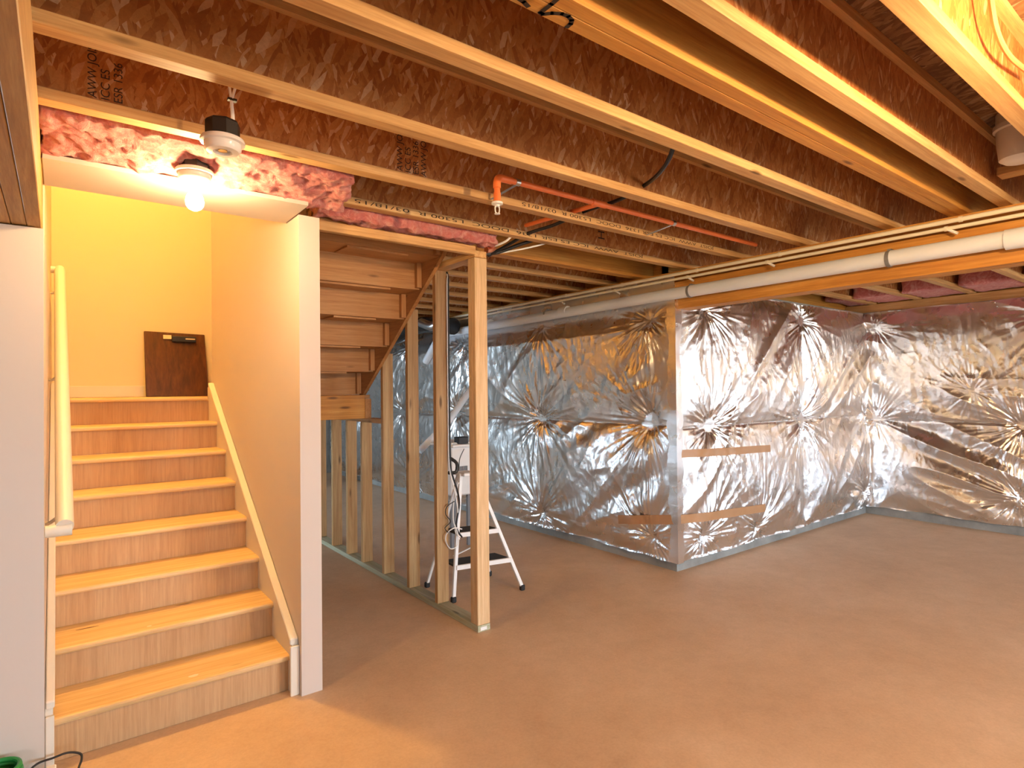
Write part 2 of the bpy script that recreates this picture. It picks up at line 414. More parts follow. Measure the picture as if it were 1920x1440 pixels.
make_joist(.522, XA, XB, 'I-joist nearest the camera with its strand board web lit bright yellow')
make_joist(.836, XA, XB, 'I-joist with a bright yellow flange edge right of the solid amber beam')
make_joist(1.376, XA, XB, 'I-joist just behind the solid amber beam marked with black marker')
make_joist(1.882, XA, XB, 'I-joist hiding the top of the wire of the unlit lamp holder')
make_joist(2.358, XA, XB, 'I-joist in front of the pink insulation, its print right of the sprinkler head', (3.55, 1.67), [(1.22, 2.43, 'AWW JOIST\nICC ES\nESR 1336\nAWW JOIST', .040), (.10, 2.43, 'AWW JOIST\nICC ES\nESR 1336', .036)])
make_joist(2.805, XA, XB, 'I-joist behind the pink batt with black print above the end post', (3.35, 2.18), [(2.98, 2.47, 'HIH', .09)])
for k, y in enumerate((-.42, -.9, -1.4, -1.9, -2.4, -2.9, -3.4, -3.9)):
    make_joist(y, XA, XB, 'I-joist overhead behind the camera')
for k, (y, nm) in enumerate(((3.66, 'first'), (4.06, 'second'), (4.50, 'third'), (4.95, 'fourth'), (5.40, 'fifth'), (5.85, 'sixth'), (6.3, 'seventh'), (6.8, 'eighth'), (7.4, 'ninth'), (8.0, 'tenth'))):
    make_joist(y, (XS1+.11) if y < 5.9 else XLEFT, XF+.2, 'far I-joist behind the stud wall, %s beyond the amber header' % nm)
# solid double LVL with marker writing
t = thing('lvl_beam', 'solid amber laminated beam with black marker writing among the I-joists', 'beam', (2, 1.067, ZJ))
part(MB().box(XA, XB, 1.020, 1.066, ZJ, ZT), 'ply', 'amber_x', t, bevel=.002)
part(MB().box(XA, XB, 1.067, 1.114, ZJ, ZT), 'ply', 'amber_x', t, bevel=.002)
def marks(strokes, w):
    mk = MB(); zz = ZJ-.0008
    for st in strokes:
        P = [px(u, v, 2, zz) for u, v in st]
        for i in range(len(P)-1):
            a, b_ = P[i], P[i+1]; d = (b_-a)/np.linalg.norm(b_-a); s = np.array([-d[1], d[0], 0])*w/2
            n = len(mk.v); mk.v += [tuple(a-s-d*w*.3), tuple(b_-s+d*w*.3), tuple(b_+s+d*w*.3), tuple(a+s-d*w*.3)]; mk.f.append((n, n+1, n+2, n+3))
    return mk
o = part(marks([[(1048, -4), (1034, 8), (1013, 24), (1017, 27)], [(1017, 27), (1035, 25), (1054, 26), (1066, 31), (1072, 38), (1070, 45), (1063, 51)], [(970, -4), (982, 4), (990, 12)]], .013), 'marker_writing', 'ink', t)
o['label'] = 'black hand written marker figure'
t = thing('lvl_header', 'amber header beam behind the printed joist above the stud wall', 'beam', (3, 3.30, ZJ))
part(MB().box(XS0-.0, XF+.2, 3.26, 3.305, ZJ, ZT), 'ply', 'amber_x', t, bevel=.002)
part(MB().box(XS0-.0, XF+.2, 3.306, 3.35, ZJ, ZT), 'ply', 'amber_x', t, bevel=.002)
# left dropped beam, four plies
t = thing('built_up_beam', 'four-ply wooden beam above the white wall at the left edge', 'beam', (-.14, 1., 2.085))
for k in range(4):
    part(MB().box(-.052-.0455*(k+1)+.0015, -.052-.0455*k, YB, 4.8, 2.085+.001*(k % 2), ZJ-.001), 'ply', 'lvl_y', t, bevel=.0025)
# right dropped beam with nailer on top
t = thing('dropped_beam', 'amber wooden beam carrying the joists above the foil corner', 'beam', (XF+.06, 0, 2.072))
part(MB().box(XF, XF+.045, YB, YF+.10, 2.072, 2.290), 'ply', 'amber_y', t, bevel=.003)
part(MB().box(XF+.046, XF+.091, YB, YF-.02, 2.072, 2.290), 'ply', 'amber_y', t, bevel=.003)
part(MB().box(XF+.092, XF+.137, YB, YF-.02, 2.072, 2.290), 'ply', 'amber_y', t, bevel=.003)
part(MB().box(XF+.035, XF+.10, YB, YEND, 2.291, ZJ-.001), 'sill_plate', 'amber_y', t)
tag(recenter(MB().box(XR+.02, XR+.16, YB, YF+.2, 2.291, ZJ-.001).build('sill_plate', 'pine_y')), 'wooden sill plate on top of the right foundation wall', 'plate')

# ------------------------------------------------------------------ stairs, lower flight
NS, RZ, TY, Y1 = 8, .1775, .272, 2.938
X0S, X1S = -.022, .882
t = thing('staircase', 'wooden staircase with light treads rising to the landing', 'stairs', (.43, 2.95, 0))
tread_prof = lambda yn, zt, dep: [(yn+.013, zt), (yn+.004, zt-.003), (yn, zt-.010), (yn, zt-.018), (yn+.004, zt-.025), (yn+.013, zt-.028), (yn+dep, zt-.028), (yn+dep, zt)]
for k in range(1, NS):
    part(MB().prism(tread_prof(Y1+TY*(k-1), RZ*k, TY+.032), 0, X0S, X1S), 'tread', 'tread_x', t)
for k in range(1, NS+1):
    yn = Y1+TY*(k-1)+.028
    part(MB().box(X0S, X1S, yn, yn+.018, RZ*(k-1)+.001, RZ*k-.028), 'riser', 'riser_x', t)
sl = RZ/TY
def skirt(x0, x1, lo, hi, nm, mat='trim_paint'):
    ya, yb = 2.905, 4.905
    zt = lambda y, off: RZ + (y-Y1)*sl + off
    pts = [(ya, 0), (ya, zt(ya, hi)-.02), (ya+.02, zt(ya+.02, hi)), (yb-.1, zt(yb-.1, hi)), (yb, zt(yb-.1, hi)), (yb, RZ*NS-.3), (ya+.4, 0)]
    return part(MB().prism(pts, 0, x0, x1), nm, mat, t)
skirt(X1S, XW0-.001, 0, .095, 'skirt_board')
skirt(XL+.001, X0S, 0, .095, 'skirt_board')
def cap(x0, x1):
    ya, yb = 2.903, 4.83
    zt = lambda y, off: RZ + (y-Y1)*sl + off
    return part(MB().prism([(ya, zt(ya, .082)), (yb, zt(yb, .082)), (yb, zt(yb, .112)), (ya, zt(ya, .112))], 0, x0, x1), 'cap_moulding', 'trim_paint', t, bevel=.004)
cap(X1S-.010, XW0-.002); cap(XL+.002, X0S+.006)
part(MB().box(X1S-.012, XW0-.001, 2.888, 2.905, 0, .235), 'end_block', 'trim_paint', t, bevel=.003)
part(MB().box(XL+.001, X0S+.004, 2.888, 2.905, 0, .215), 'end_block', 'trim_paint', t, bevel=.003)
# landing
ZL = RZ*NS
t = thing('landing', 'plywood stair landing between the two flights', 'landing', (1., 5.3, 1.2))
part(MB().prism(tread_prof(4.842, ZL, YBACK-4.843), 0, X0S+.007, X1S-.011), 'nosing_deck', 'tread_x', t)
part(MB().box(X1S-.010, 1.99, 4.912, YBACK-.001, ZL-.028, ZL), 'deck', 'underlay_x', t)
part(MB().box(XW1+.002, 1.99, 4.49, 4.911, ZL-.028, ZL-.0), 'deck', 'underlay_x', t)
part(MB().box(XW1+.002, 1.93, 4.447, 4.485, 1.232, ZL-.002), 'rim_joist', 'amber_x', t, bevel=.003)
part(MB().box(1.931, 1.985, 4.447, YBACK-.001, 1.232, ZL-.03), 'rim_joist', 'underlay_y', t, bevel=.003)
for k in range(3):
    part(MB().box(XW1+.01, 1.93, 4.85+.3*k, 4.888+.3*k, 1.24, ZL-.029), 'joist', 'underlay_x', t)
tag(recenter(MB().box(XL+.005, 1.9, YBACK-.014, YBACK-.001, ZL+.0005, ZL+.092).build('baseboard', 'trim_paint', bevel=.003)), 'cream baseboard along the back wall of the landing', 'baseboard')
bpy.data.objects['baseboard']['kind'] = 'structure'; bpy.data.objects['baseboard'].name = 'baseboard_back'
# upper flight seen from below
t = thing('upper_staircase', 'underside of the upper wooden stair flight above the framing', 'stairs', (1.5, 3.6, 1.42))
yr = [4.60, 4.335, 4.078, 3.807, 3.576, 3.32]
for k in range(6):
    zb = 1.4215 + .1785*k
    yn = yr[k]; yn2 = yr[k+1] if k < 5 else 3.06
    part(MB().box(XW1+.03, 1.95, yn, yn+.018, zb+.001, zb+.178), 'riser', 'underlay_x', t)
    part(MB().box(XW1+.03, 1.95, yn2-.0+.001, yn+.035, zb+.179, zb+.205), 'tread', 'underlay_x', t)
    part(MB().box(1.915, 1.949, yn-.035, yn-.001, zb+.01, zb+.176), 'wedge', 'underlay_z', t)
    part(MB().prism([(yn-.02, zb+.178), (yn2+.03, zb+.178), (yn2+.03, zb+.166), (yn-.02, zb+.172)], 0, 1.25+.1*(k % 3), 1.75), 'glue_strip', 'underlay_x', t)
for x0 in (XW1+.003, 1.951):
    pts = [(4.63, 1.43), (4.56, 1.405), (3.22, 2.360), (3.05, 2.375), (3.05, 2.67), (3.25, 2.67), (4.63, 1.72)]
    part(MB().prism(pts, 0, x0, x0+.027), 'stringer', 'underlay_y', t)

# ------------------------------------------------------------------ stud wall
tag(recenter(MB().box(XS0, XS1, 2.945, 5.74, 0, .038).build('bottom_plate', 'treated_y', bevel=.002)), 'greenish treated bottom plate of the stud wall on the floor', 'plate')
STUD = [(3.42, 2.252, 'full height wooden stud with cables, next behind the end post'), (3.818, 2.04, 'wooden stud meeting the stringer, third from the front'),
        (4.232, 1.74, 'wooden stud under the stringer, just right of the landing rim'), (4.632, 1.195, 'short wooden stud under the right end of the landing rim'),
        (4.95, 1.195, 'short wooden stud second from the right under the landing'), (5.30, 1.195, 'short wooden stud beside the white wall under the landing'), (5.70, 1.195, 'rearmost short wooden stud under the landing')]
for y, zt, lb in STUD:
    o = MB().box(XS0+.001, XS1-.001, y, y+.038, .039, zt)
    tag(recenter(o.build('wall_stud', 'pine_z', bevel=.002)), lb, 'stud', 'studs under the stairs')
tag(recenter(MB().box(XS0+.002, XS1-.002, 4.272, 5.74, 1.196, 1.231).build('top_plate', 'pine_y', bevel=.002)), 'short top plate on the studs under the landing', 'plate')
t = thing('end_post', 'pale wooden end post of the stud wall made of two studs', 'post', (2.026, 2.985, .038))
part(MB().box(XS0, XS1, 2.946, 2.984, .039, 2.250), 'stud', 'pale_z', t, bevel=.003)
part(MB().box(XS0, XS1, 2.985, 3.023, .039, 2.250), 'stud', 'pale_z', t, bevel=.003)
part(MB().box(2.0, 2.045, 2.9435, 2.9448, .008, .028), 'paper_tag', 'white_plastic', t)
tag(recenter(MB().box(XS0, XS1, 2.946, 3.62, 2.2515, 2.292).build('top_plate', 'pine_y', bevel=.003)), 'upper plate resting on the end post and the cabled stud', 'plate')
t = thing('stair_header', 'wooden header board under the narrow pink insulation strip', 'header', (1.5, 2.97, 2.26))
part(MB().box(XW1+.004, XS0-.001, 2.93, 2.968, 2.262, 2.312), 'board', 'pine_x', t, bevel=.003)
part(MB().box(XW1+.004, XS0-.001, 3.0, 3.038, 2.285, 2.38), 'board', 'underlay_x', t, bevel=.003)

# ------------------------------------------------------------------ handrail
t = thing('handrail', 'cream painted handrail on the left stair wall', 'handrail', (-.03, 3.0, .9))
ra, rb = (.016, 2.985, .918), (.004, 5.10, 2.30)
part(MB().tube([ra, rb], .031, 14, flat=1.2), 'rail', 'trim_paint', t, smooth=True)
part(MB().tube([(XL+.001, 2.985, .905), (.040, 2.985, .905)], .022, 12, flat=1.1), 'wall_return', 'trim_paint', t, smooth=True)
part(MB().tube([(XL+.001, 5.10, 2.30), (.028, 5.10, 2.30)], .024, 12), 'wall_return', 'trim_paint', t, smooth=True)
for f in (.06, .5, .93):
    p = Vector(ra).lerp(Vector(rb), f)
    part(MB().tube([(XL+.001, p.y, p.z-.085), (XL+.02, p.y, p.z-.08), (p.x-.01, p.y, p.z-.05), (p.x, p.y, p.z-.028)], .007, 8, smooth=4), 'bracket', 'steel', t, smooth=True)

# ------------------------------------------------------------------ foil blankets
rs = np.random.RandomState(5)
PERM = rs.permutation(256); PERM = np.concatenate([PERM, PERM]); GR = rs.rand(256)*2*np.pi
def perlin(x, y):
    xi = np.floor(x).astype(int); yi = np.floor(y).astype(int); xf = x-xi; yf = y-yi
    u = xf**3*(xf*(xf*6-15)+10); v = yf**3*(yf*(yf*6-15)+10)
    def g(ix, iy, dx, dy):
        a = GR[PERM[(PERM[ix & 255] + iy) & 255]]; return np.cos(a)*dx + np.sin(a)*dy
    n00 = g(xi, yi, xf, yf); n10 = g(xi+1, yi, xf-1, yf); n01 = g(xi, yi+1, xf, yf-1); n11 = g(xi+1, yi+1, xf-1, yf-1)
    return (n00*(1-u)+n10*u)*(1-v) + (n01*(1-u)+n11*u)*v
def ridged(x, y): return 1-2*np.abs(perlin(x, y))*1.6
def foil_height(s, z, pins, seam, top, bot=.09, vseams=(), drape=0., seed=0., da=.020):
    """distance of the foil in front of the wall"""
    d = np.minimum(np.abs(z-seam), np.minimum(np.abs(z-bot)*1.3, np.abs(z-top)*1.3))
    for q in vseams: d = np.minimum(d, np.abs(s-q))
    h = .012 + .055*(1-np.exp(-(d/.16)**1.3))
    h += .016*perlin(s*1.3+seed, z*1.3+3.1+seed) + .008*perlin(s*3.1+seed, z*2.6+seed)
    amp = np.zeros_like(s)
    for i, (ps, pz, st) in enumerate(pins):
        ds, dz = s-ps, z-pz; r = np.hypot(ds, dz)+1e-6; th = np.arctan2(dz, ds)
        h -= .05*st*np.exp(-r/.10)*np.clip(1, 0, 1)
        lr = np.log(r+.03)
        fold = ridged(th*3.4+i*7.3+seed, lr*.55+i) *.6 + ridged(th*7.1+i*3.1, lr*.8+i+9.) *.4
        env = st*np.exp(-r/.34)*np.clip(r/.09, 0, 1)
        h += .030*fold*env
        amp = np.maximum(amp, env)
    # long tension folds and crinkles
    a = drape
    u = s*math.cos(a)+z*math.sin(a); w = -s*math.sin(a)+z*math.cos(a)
    h += da*ridged(u*.8+seed, w*4.6)*np.clip(ridged(s*.8+5+seed, z*.8)+.1, 0, 1)
    h += .0035*ridged(s*8+seed+.8*perlin(s*3, z*3), z*3.6) + .0010*ridged(s*24+seed, z*15)
    h = np.maximum(h, .006)
    cr = np.exp(-np.abs(z-seam)/.012)
    h -= .012*cr
    return np.maximum(h, .003)
def foil_panel(name, axis, const, sgn, s0, s1, z0, z1, step, hf, t, edge=True):
    ns = max(2, int((s1-s0)/step)); nz = max(2, int((z1-z0)/step))
    S, Z = np.meshgrid(np.linspace(s0, s1, ns+1), np.linspace(z0, z1, nz+1), indexing='ij')
    if edge: Zw = Z + .02*perlin(S*4.1+hf[1], Z*0+.5)*(np.abs(Z-1.15) > .3)*np.clip(np.abs(Z-1.15)-.3, 0, 1)
    else: Zw = Z
    Hh = hf[0](S, Zw)
    pts = np.zeros((ns+1, nz+1, 3)); c = const + sgn*Hh
    if axis == 0: pts[..., 0] = c; pts[..., 1] = S
    else: pts[..., 1] = c; pts[..., 0] = S
    pts[..., 2] = Zw
    idx = np.arange((ns+1)*(nz+1)).reshape(ns+1, nz+1)
    F = np.stack([idx[:-1, :-1], idx[1:, :-1], idx[1:, 1:], idx[:-1, 1:]], -1).reshape(-1, 4)
    me = bpy.data.meshes.new(name)
    V = pts.reshape(-1, 3); me.vertices.add(len(V)); me.vertices.foreach_set('co', V.ravel())
    me.loops.add(F.size); me.loops.foreach_set('vertex_index', F.ravel().astype(np.int32))
    me.polygons.add(len(F)); me.polygons.foreach_set('loop_start', np.arange(0, F.size, 4, dtype=np.int32)); me.polygons.foreach_set('loop_total', np.full(len(F), 4, np.int32))
    me.update(calc_edges=True); me.polygons.foreach_set('use_smooth', np.ones(len(F), bool)); me.materials.append(MATS['foil'])
    o = bpy.data.objects.new(name, me); COL.objects.link(o); o.parent = t; o.location = -t.location
    return o
SEAM = 1.14
PL = [(3.153, 2.01, 1), (3.16, 1.18, 1), (4.555, 1.165, 1), (4.537, .22, 1), (3.136, .24, .9), (6.148, 1.2, 1), (5.92, 1.97, 1), (7.42, 2.03, 1), (4.5, 2.06, .6), (5.7, .25, .8), (7.6, 1.15, 1), (7.2, .25, .8), (9., 1.15, 1), (8.8, 2.0, 1)]
PR = [(5.889, 2.115, 1.1), (4.312, 1.132, .9), (5.859, 1.13, 1.2), (4.181, .243, 1), (4.976, .19, .8), (7.214, .262, .8), (7.25, 1.087, .5), (7.27, 2.15, .4), (4.222, 2.09, .8)]
PF = [(2.80, 1.08, .5), (1.518, 1.05, .9), (1.551, .36, 1.1), (2.80, 2.10, .4), (1.9, 1.39, .25), (.1, 1.1, 1), (.2, .3, 1), (.2, 2.1, 1), (-1.3, 1.1, 1), (-2.7, 1.1, 1), (1.2, 2.15, .8)]
def fade(x, a, b): return np.clip((x-a)/(b-a), 0, 1)
CE = .040                       # both blankets meet this far outside the concrete corner
def to_corner(h, d): return CE*(1-fade(d, -CE, .22)) + h*fade(d, -CE, .22)
hL = (lambda s, z: to_corner(foil_height(s, z, PL, SEAM+.01, 2.30, seed=1.7, drape=-.55)*(.12+.88*fade(2.13-z, -.02, .2)), s-YF), 1.)
hR = (lambda s, z: to_corner(foil_height(s, z, PR, SEAM-.015, 2.26, seed=8.2, vseams=(5.87,), drape=.7), s-XF), 2.)
hF = (lambda s, z: foil_height(s, z, PF, SEAM-.065, 2.28, seed=15.4, vseams=(2.84,), drape=.35, da=.034), 3.)
t = thing('foil_blanket', 'crinkled foil insulation blanket on the long wall behind the studs', 'insulation', (XF, 6., .08), 'foil blankets on the foundation')
foil_panel('lower_course', 0, XF, -1, YF-CE, 10.3, .075, SEAM+.01, .0085, hL, t); foil_panel('upper_course', 0, XF, -1, YF-CE, 10.3, SEAM+.01, 2.34, .0085, hL, t)
t = thing('foil_blanket', 'taped foil insulation blanket between the outer corner and the inner corner', 'insulation', (5.6, YF, .08), 'foil blankets on the foundation')
foil_panel('lower_course', 1, YF, -1, XF-CE, XR-.02, .075, SEAM-.015, .0075, hR, t); foil_panel('upper_course', 1, YF, -1, XF-CE, XR-.02, SEAM-.015, 2.27, .0075, hR, t)
t = thing('foil_blanket', 'bluish bright foil insulation blanket on the right-hand wall', 'insulation', (XR, 1., .08), 'foil blankets on the foundation')
for nm, za, zb in (('lower_course', .09, SEAM-.065), ('upper_course', SEAM-.065, 2.285)):
    foil_panel(nm, 0, XR, -1, .9, YF-.02, za, zb, .0075, hF, t)
    foil_panel(nm, 0, XR, -1, YB, .9, za, zb, .025, hF, t)
# corner strip of foil tape
cs = MB(); zz = np.linspace(.08, 2.09, 60)
for z in zz:
    w1 = .035+.008*math.sin(z*23)+.006*math.sin(z*61); w2 = .03+.008*math.sin(z*31+2); e = .0425+.002*math.sin(z*17)
    cs.v += [(XF-e-.006, YF+w1, z), (XF-e-.012, YF-e-.012, z), (XF+w2, YF-e-.006, z)]
for i in range(len(zz)-1):
    a = i*3; cs.f += [(a, a+1, a+4, a+3), (a+1, a+2, a+5, a+4)]
tag(recenter(cs.build('corner_tape', 'foil')), 'silver foil tape running up the outer corner of the blankets', 'tape')
# tan tape strips, following the foil
def strip(name, label, axis, const, hf, s0, s1, zfun, w, extra=None):
    n = 50; mb = MB()
    S = np.linspace(s0, s1, n+1)
    rows = []
    for dz in (-w/2, -w/6, w/6, w/2):
        Zc = np.array([zfun((q-s0)/(s1-s0)) for q in S]) + dz
        Hh = np.maximum.reduce([hf[0](S+e, Zc+f) for e in (-.02, 0, .02) for f in (-.015, 0, .015)])+.004; rows.append((Zc, Hh))
    for i in range(n+1):
        for Zc, Hh in rows:
            c = const-Hh[i]; mb.v.append((c, S[i], Zc[i]) if axis == 0 else (S[i], c, Zc[i]))
    for i in range(n):
        for k in range(3): mb.f.append((i*4+k, i*4+4+k, i*4+5+k, i*4+1+k))
    return mb
tag(recenter(strip('', '', 1, YF, hR, XF-CE, 5.17, lambda f: .935-.045*f, .062).build('tape_strip', 'tape', smooth=True)), 'upper tan tape strip across the taped foil blanket', 'tape')
t = thing('tape_strip', 'lower tan tape strip wrapped around the foil corner', 'tape', (XF, YF, .4))
part(strip('', '', 1, YF, hR, XF-CE-.005, 5.04, lambda f: .425-.06*f, .07), 'front_length', 'tape', t, smooth=True)
part(strip('', '', 0, XF, hL, YF-CE-.005, 3.47, lambda f: .425-.09*f, .075), 'side_length', 'tape', t, smooth=True)

# ------------------------------------------------------------------ pink fibreglass
def fluff(name, label, corners, nx, ny, amp, seed, fr=9., t=None, mat='pink_fiberglass'):
    """lumpy batt from 8 corners: bottom quad (x0y0,x1y0,x1y1,x0y1) then top quad"""
    bm = bmesh.new(); vs = [bm.verts.new(c) for c in corners]
    for q in ((0, 3, 2, 1), (4, 5, 6, 7), (0, 1, 5, 4), (1, 2, 6, 5), (2, 3, 7, 6), (3, 0, 4, 7)): bm.faces.new([vs[i] for i in q])
    bmesh.ops.recalc_face_normals(bm, faces=bm.faces)
    L = [e for e in bm.edges if abs((e.verts[0].co-e.verts[1].co).x) > .3]; S_ = [e for e in bm.edges if e not in L]
    bmesh.ops.subdivide_edges(bm, edges=L, cuts=nx, use_grid_fill=True); bm.edges.ensure_lookup_table()
    S_ = [e for e in bm.edges if abs((e.verts[0].co-e.verts[1].co).x) < .6*(e.verts[0].co-e.verts[1].co).length]
    bmesh.ops.subdivide_edges(bm, edges=S_, cuts=ny, use_grid_fill=True)
    bm.normal_update()
    for v_ in bm.verts:
        p = v_.co*fr + Vector((seed, seed, seed))
        d = mnoise.fractal(p, .7, 2.1, 6)*amp + (.5-abs(mnoise.noise(p*1.9)))*amp*.9
        v_.co += v_.normal*d + Vector((mnoise.noise(p*2.+Vector((9, 1, 4))), mnoise.noise(p*2+Vector((2, 7, 3))), 0))*amp*.35
    me = bpy.data.meshes.new(name); 
    for f in bm.faces: f.smooth = True
    bm.to_mesh(me); bm.free(); me.materials.append(MATS[mat])
    o = bpy.data.objects.new(name, me); COL.objects.link(o); tag(o, label, 'insulation', 'pink fibreglass'); return recenter(o)
z = .0
fluff('insulation_batt', 'long pink fibreglass batt above the lit bulb', [(-.05, 2.45, 2.375), (1.02, 2.45, 2.375), (1.07, 2.74, 2.318), (-.05, 2.74, 2.318), (-.05, 2.44, 2.60), (1.02, 2.44, 2.60), (1.06, 2.79, 2.60), (-.05, 2.79, 2.60)], 130, 40, .017, 3.1, 11.)
fluff('insulation_batt', 'narrow pink fibreglass strip on the header over the stair framing', [(1.02, 2.90, 2.336), (2.12, 2.90, 2.336), (2.12, 2.99, 2.340), (1.02, 2.99, 2.340), (1.02, 2.91, 2.45), (2.12, 2.91, 2.45), (2.12, 2.99, 2.45), (1.02, 2.99, 2.45)], 90, 12, .018, 11.7, 12.)
for k, (ya, yb) in enumerate(((2.87, 3.1), (2.42, 2.80), (1.95, 2.352), (1.44, 1.876), (1.12, 1.37), (.585, .83))):
    zb = ZJ+.012
    fluff('insulation_batt', ['pink fibreglass in the joist end above the inner foil corner', 'pink fibreglass in the second joist end from the inner foil corner', 'pink fibreglass in the third joist end from the inner foil corner', 'pink fibreglass in the fourth joist end, at the right picture edge', 'pink fibreglass in a joist end past the right picture edge', 'pink fibreglass in the nearest joist end past the right picture edge'][k],
          [(6.75, ya+.02, zb), (7.36, ya+.02, zb), (7.36, yb-.02, zb), (6.75, yb-.02, zb), (6.75, ya+.02, ZT-.02), (7.36, ya+.02, ZT-.02), (7.36, yb-.02, ZT-.02), (6.75, yb-.02, ZT-.02)], 12, 10, .012, 20+k)

# ------------------------------------------------------------------ lamp holders
def lampholder(x, y, z, label, lit, glow='bulb_glow'):
    """z = bottom of the white holder ring"""
    t = thing('lamp_holder', label, 'lamp', (x, y, z), 'porcelain lamp holders')
    part(MB().lathe([(.0, .095), (.050, .095), (.054, .088), (.054, .038), (.0, .038)], (x, y, z), 8), 'junction_box', 'black_plastic', t)
    part(MB().lathe([(.0, .036), (.066, .036), (.069, .030), (.069, .022), (.058, .020), (.057, .002), (.050, -.006), (.030, -.008), (.024, .004), (.0, .004)], (x, y, z), 40), 'holder', 'porcelain', t, smooth=True)
    part(MB().lathe([(.0, .003), (.014, .003), (.014, -.004), (.0, -.004)], (x, y, z), 16), 'socket', 'brass', t, smooth=True)
    if lit:
        part(MB().lathe([(.0, -.004), (.014, -.004), (.0145, -.03), (.016, -.038), (.0, -.038)], (x, y, z), 18), 'bulb_base', 'white_plastic', t, smooth=True)
        prof = [(.013, -.038), (.016, -.045), (.023, -.056), (.030, -.070), (.033, -.086), (.031, -.102), (.023, -.114), (.011, -.121), (.0, -.122)]
        part(MB().lathe(prof, (x, y, z), 24), 'bulb', glow, t, smooth=True)
    return t
lampholder(.425, 2.60, 2.290, 'white lamp holder with the lit bulb under the pink insulation', True)
t = lampholder(.436, 2.15, 2.262, 'unlit white lamp holder hanging under a black box from a wire', False)
part(MB().tube([(.470, 2.17, 2.35), (.468, 2.165, 2.40), (.462, 2.15, 2.44), (.450, 2.13, 2.50), (.43, 2.10, 2.58), (.42, 2.08, 2.64)], .0045, 8, smooth=5), 'wire', 'white_plastic', t, smooth=True)
part(MB().tube([(.474, 2.17, 2.35), (.472, 2.165, 2.40), (.466, 2.15, 2.44), (.478, 2.12, 2.50), (.50, 2.10, 2.57), (.51, 2.08, 2.64)], .0045, 8, smooth=5), 'wire', 'white_plastic', t, smooth=True)
part(MB().box(.452, .480, 2.144, 2.160, 2.436, 2.444), 'staple', 'black_plastic', t)
lampholder(2.0, -.05, 2.31, 'white lamp holder with a lit bulb just behind the camera', True, 'bright_bulb_glow')
lampholder(4.6, -1.2, 2.33, 'added white fill lamp holder with a lit bulb, unseen far right behind the camera', True, 'added_bulb_glow')  # added unseen lamp, brightens the floor with warm light
# upstairs lamp
t = thing('ceiling_lamp', 'warm ceiling lamp above the upper stairwell', 'lamp', (.30, 4.3, 5.1))
part(MB().lathe([(.0, .1), (.12, .1), (.12, .06), (.0, .06)], (.30, 4.3, 5.1), 24), 'base', 'porcelain', t, smooth=True)
part(MB().lathe([(.11, .058), (.13, .03), (.12, -.02), (.08, -.06), (.0, -.075)], (.30, 4.3, 5.1), 24), 'shade', 'upstairs_glow', t, smooth=True)

# ------------------------------------------------------------------ pipes
ZP, XP = 2.187, 3.815
t = thing('drain_pipe', 'thick white drain pipe strapped along the dropped beam and foil wall', 'pipe', (XP, 2, ZP))
part(MB().tube([(XP, YB, ZP+.004), (XP, 3.2, ZP), (XP-.01, 6.3, ZP-.035)], .0445, 24), 'pipe', 'pvc', t, smooth=True)
for y in (.80, 4.15, 5.4): part(MB().tube([(XP, y-.05, ZP-.002), (XP, y+.05, ZP-.002)], .0515, 24), 'coupling', 'pvc', t, smooth=True)
for y in (-.6, 1.38, 2.74, 4.40, 5.6):
    part(MB().tube([(XP, y-.010, ZP-.002), (XP, y+.010, ZP-.002)], .0475, 24), 'strap', 'grey_plastic', t, smooth=True)
    part(MB().box(XP-.002, XF-.001, y-.010, y+.010, ZP+.044, ZP+.056), 'strap_tab', 'grey_plastic', t)
part(MB().tube([(XP-.01, 6.3, ZP-.035), (XP-.02, 6.42, ZP-.05), (XP-.03, 6.5, ZP-.12), (XP-.05, 6.75, 1.82)], .046, 18, smooth=4), 'elbow', 'pvc', t, smooth=True)
t = thing('water_line', 'upper cream water line hung below the joists along the beam', 'pipe', (3.79, 2, 2.34), 'paired cream water lines')
part(MB().tube([(3.79, YB, 2.330), (3.79, 7.5, 2.330)], .0125, 12), 'tube', 'cpvc_cream', t, smooth=True)
for y in (1.03, 2.02, 2.66, 3.4, 4.1, 5.1): part(MB().tube([(3.79, y-.008, 2.330), (3.79, y+.008, 2.330)], .016, 12), 'clip', 'cpvc_cream', t, smooth=True)
t = thing('water_line', 'lower cream water line hung below the joists along the beam', 'pipe', (3.80, 2, 2.30), 'paired cream water lines')
part(MB().tube([(3.81, YB, 2.297), (3.81, 7.5, 2.297)], .0105, 12), 'tube', 'cpvc_cream', t, smooth=True)
for y in (1.10, 2.12, 2.76, 3.5, 4.2):
    part(MB().tube([(3.81, y-.008, 2.297), (3.81, y+.008, 2.297)], .014, 12), 'clip', 'cpvc_cream', t, smooth=True)
    part(MB().tube([(3.81, y, 2.297), (3.815, y-.05, 2.262)], .008, 8), 'clip_peg', 'white_plastic', t, smooth=True)
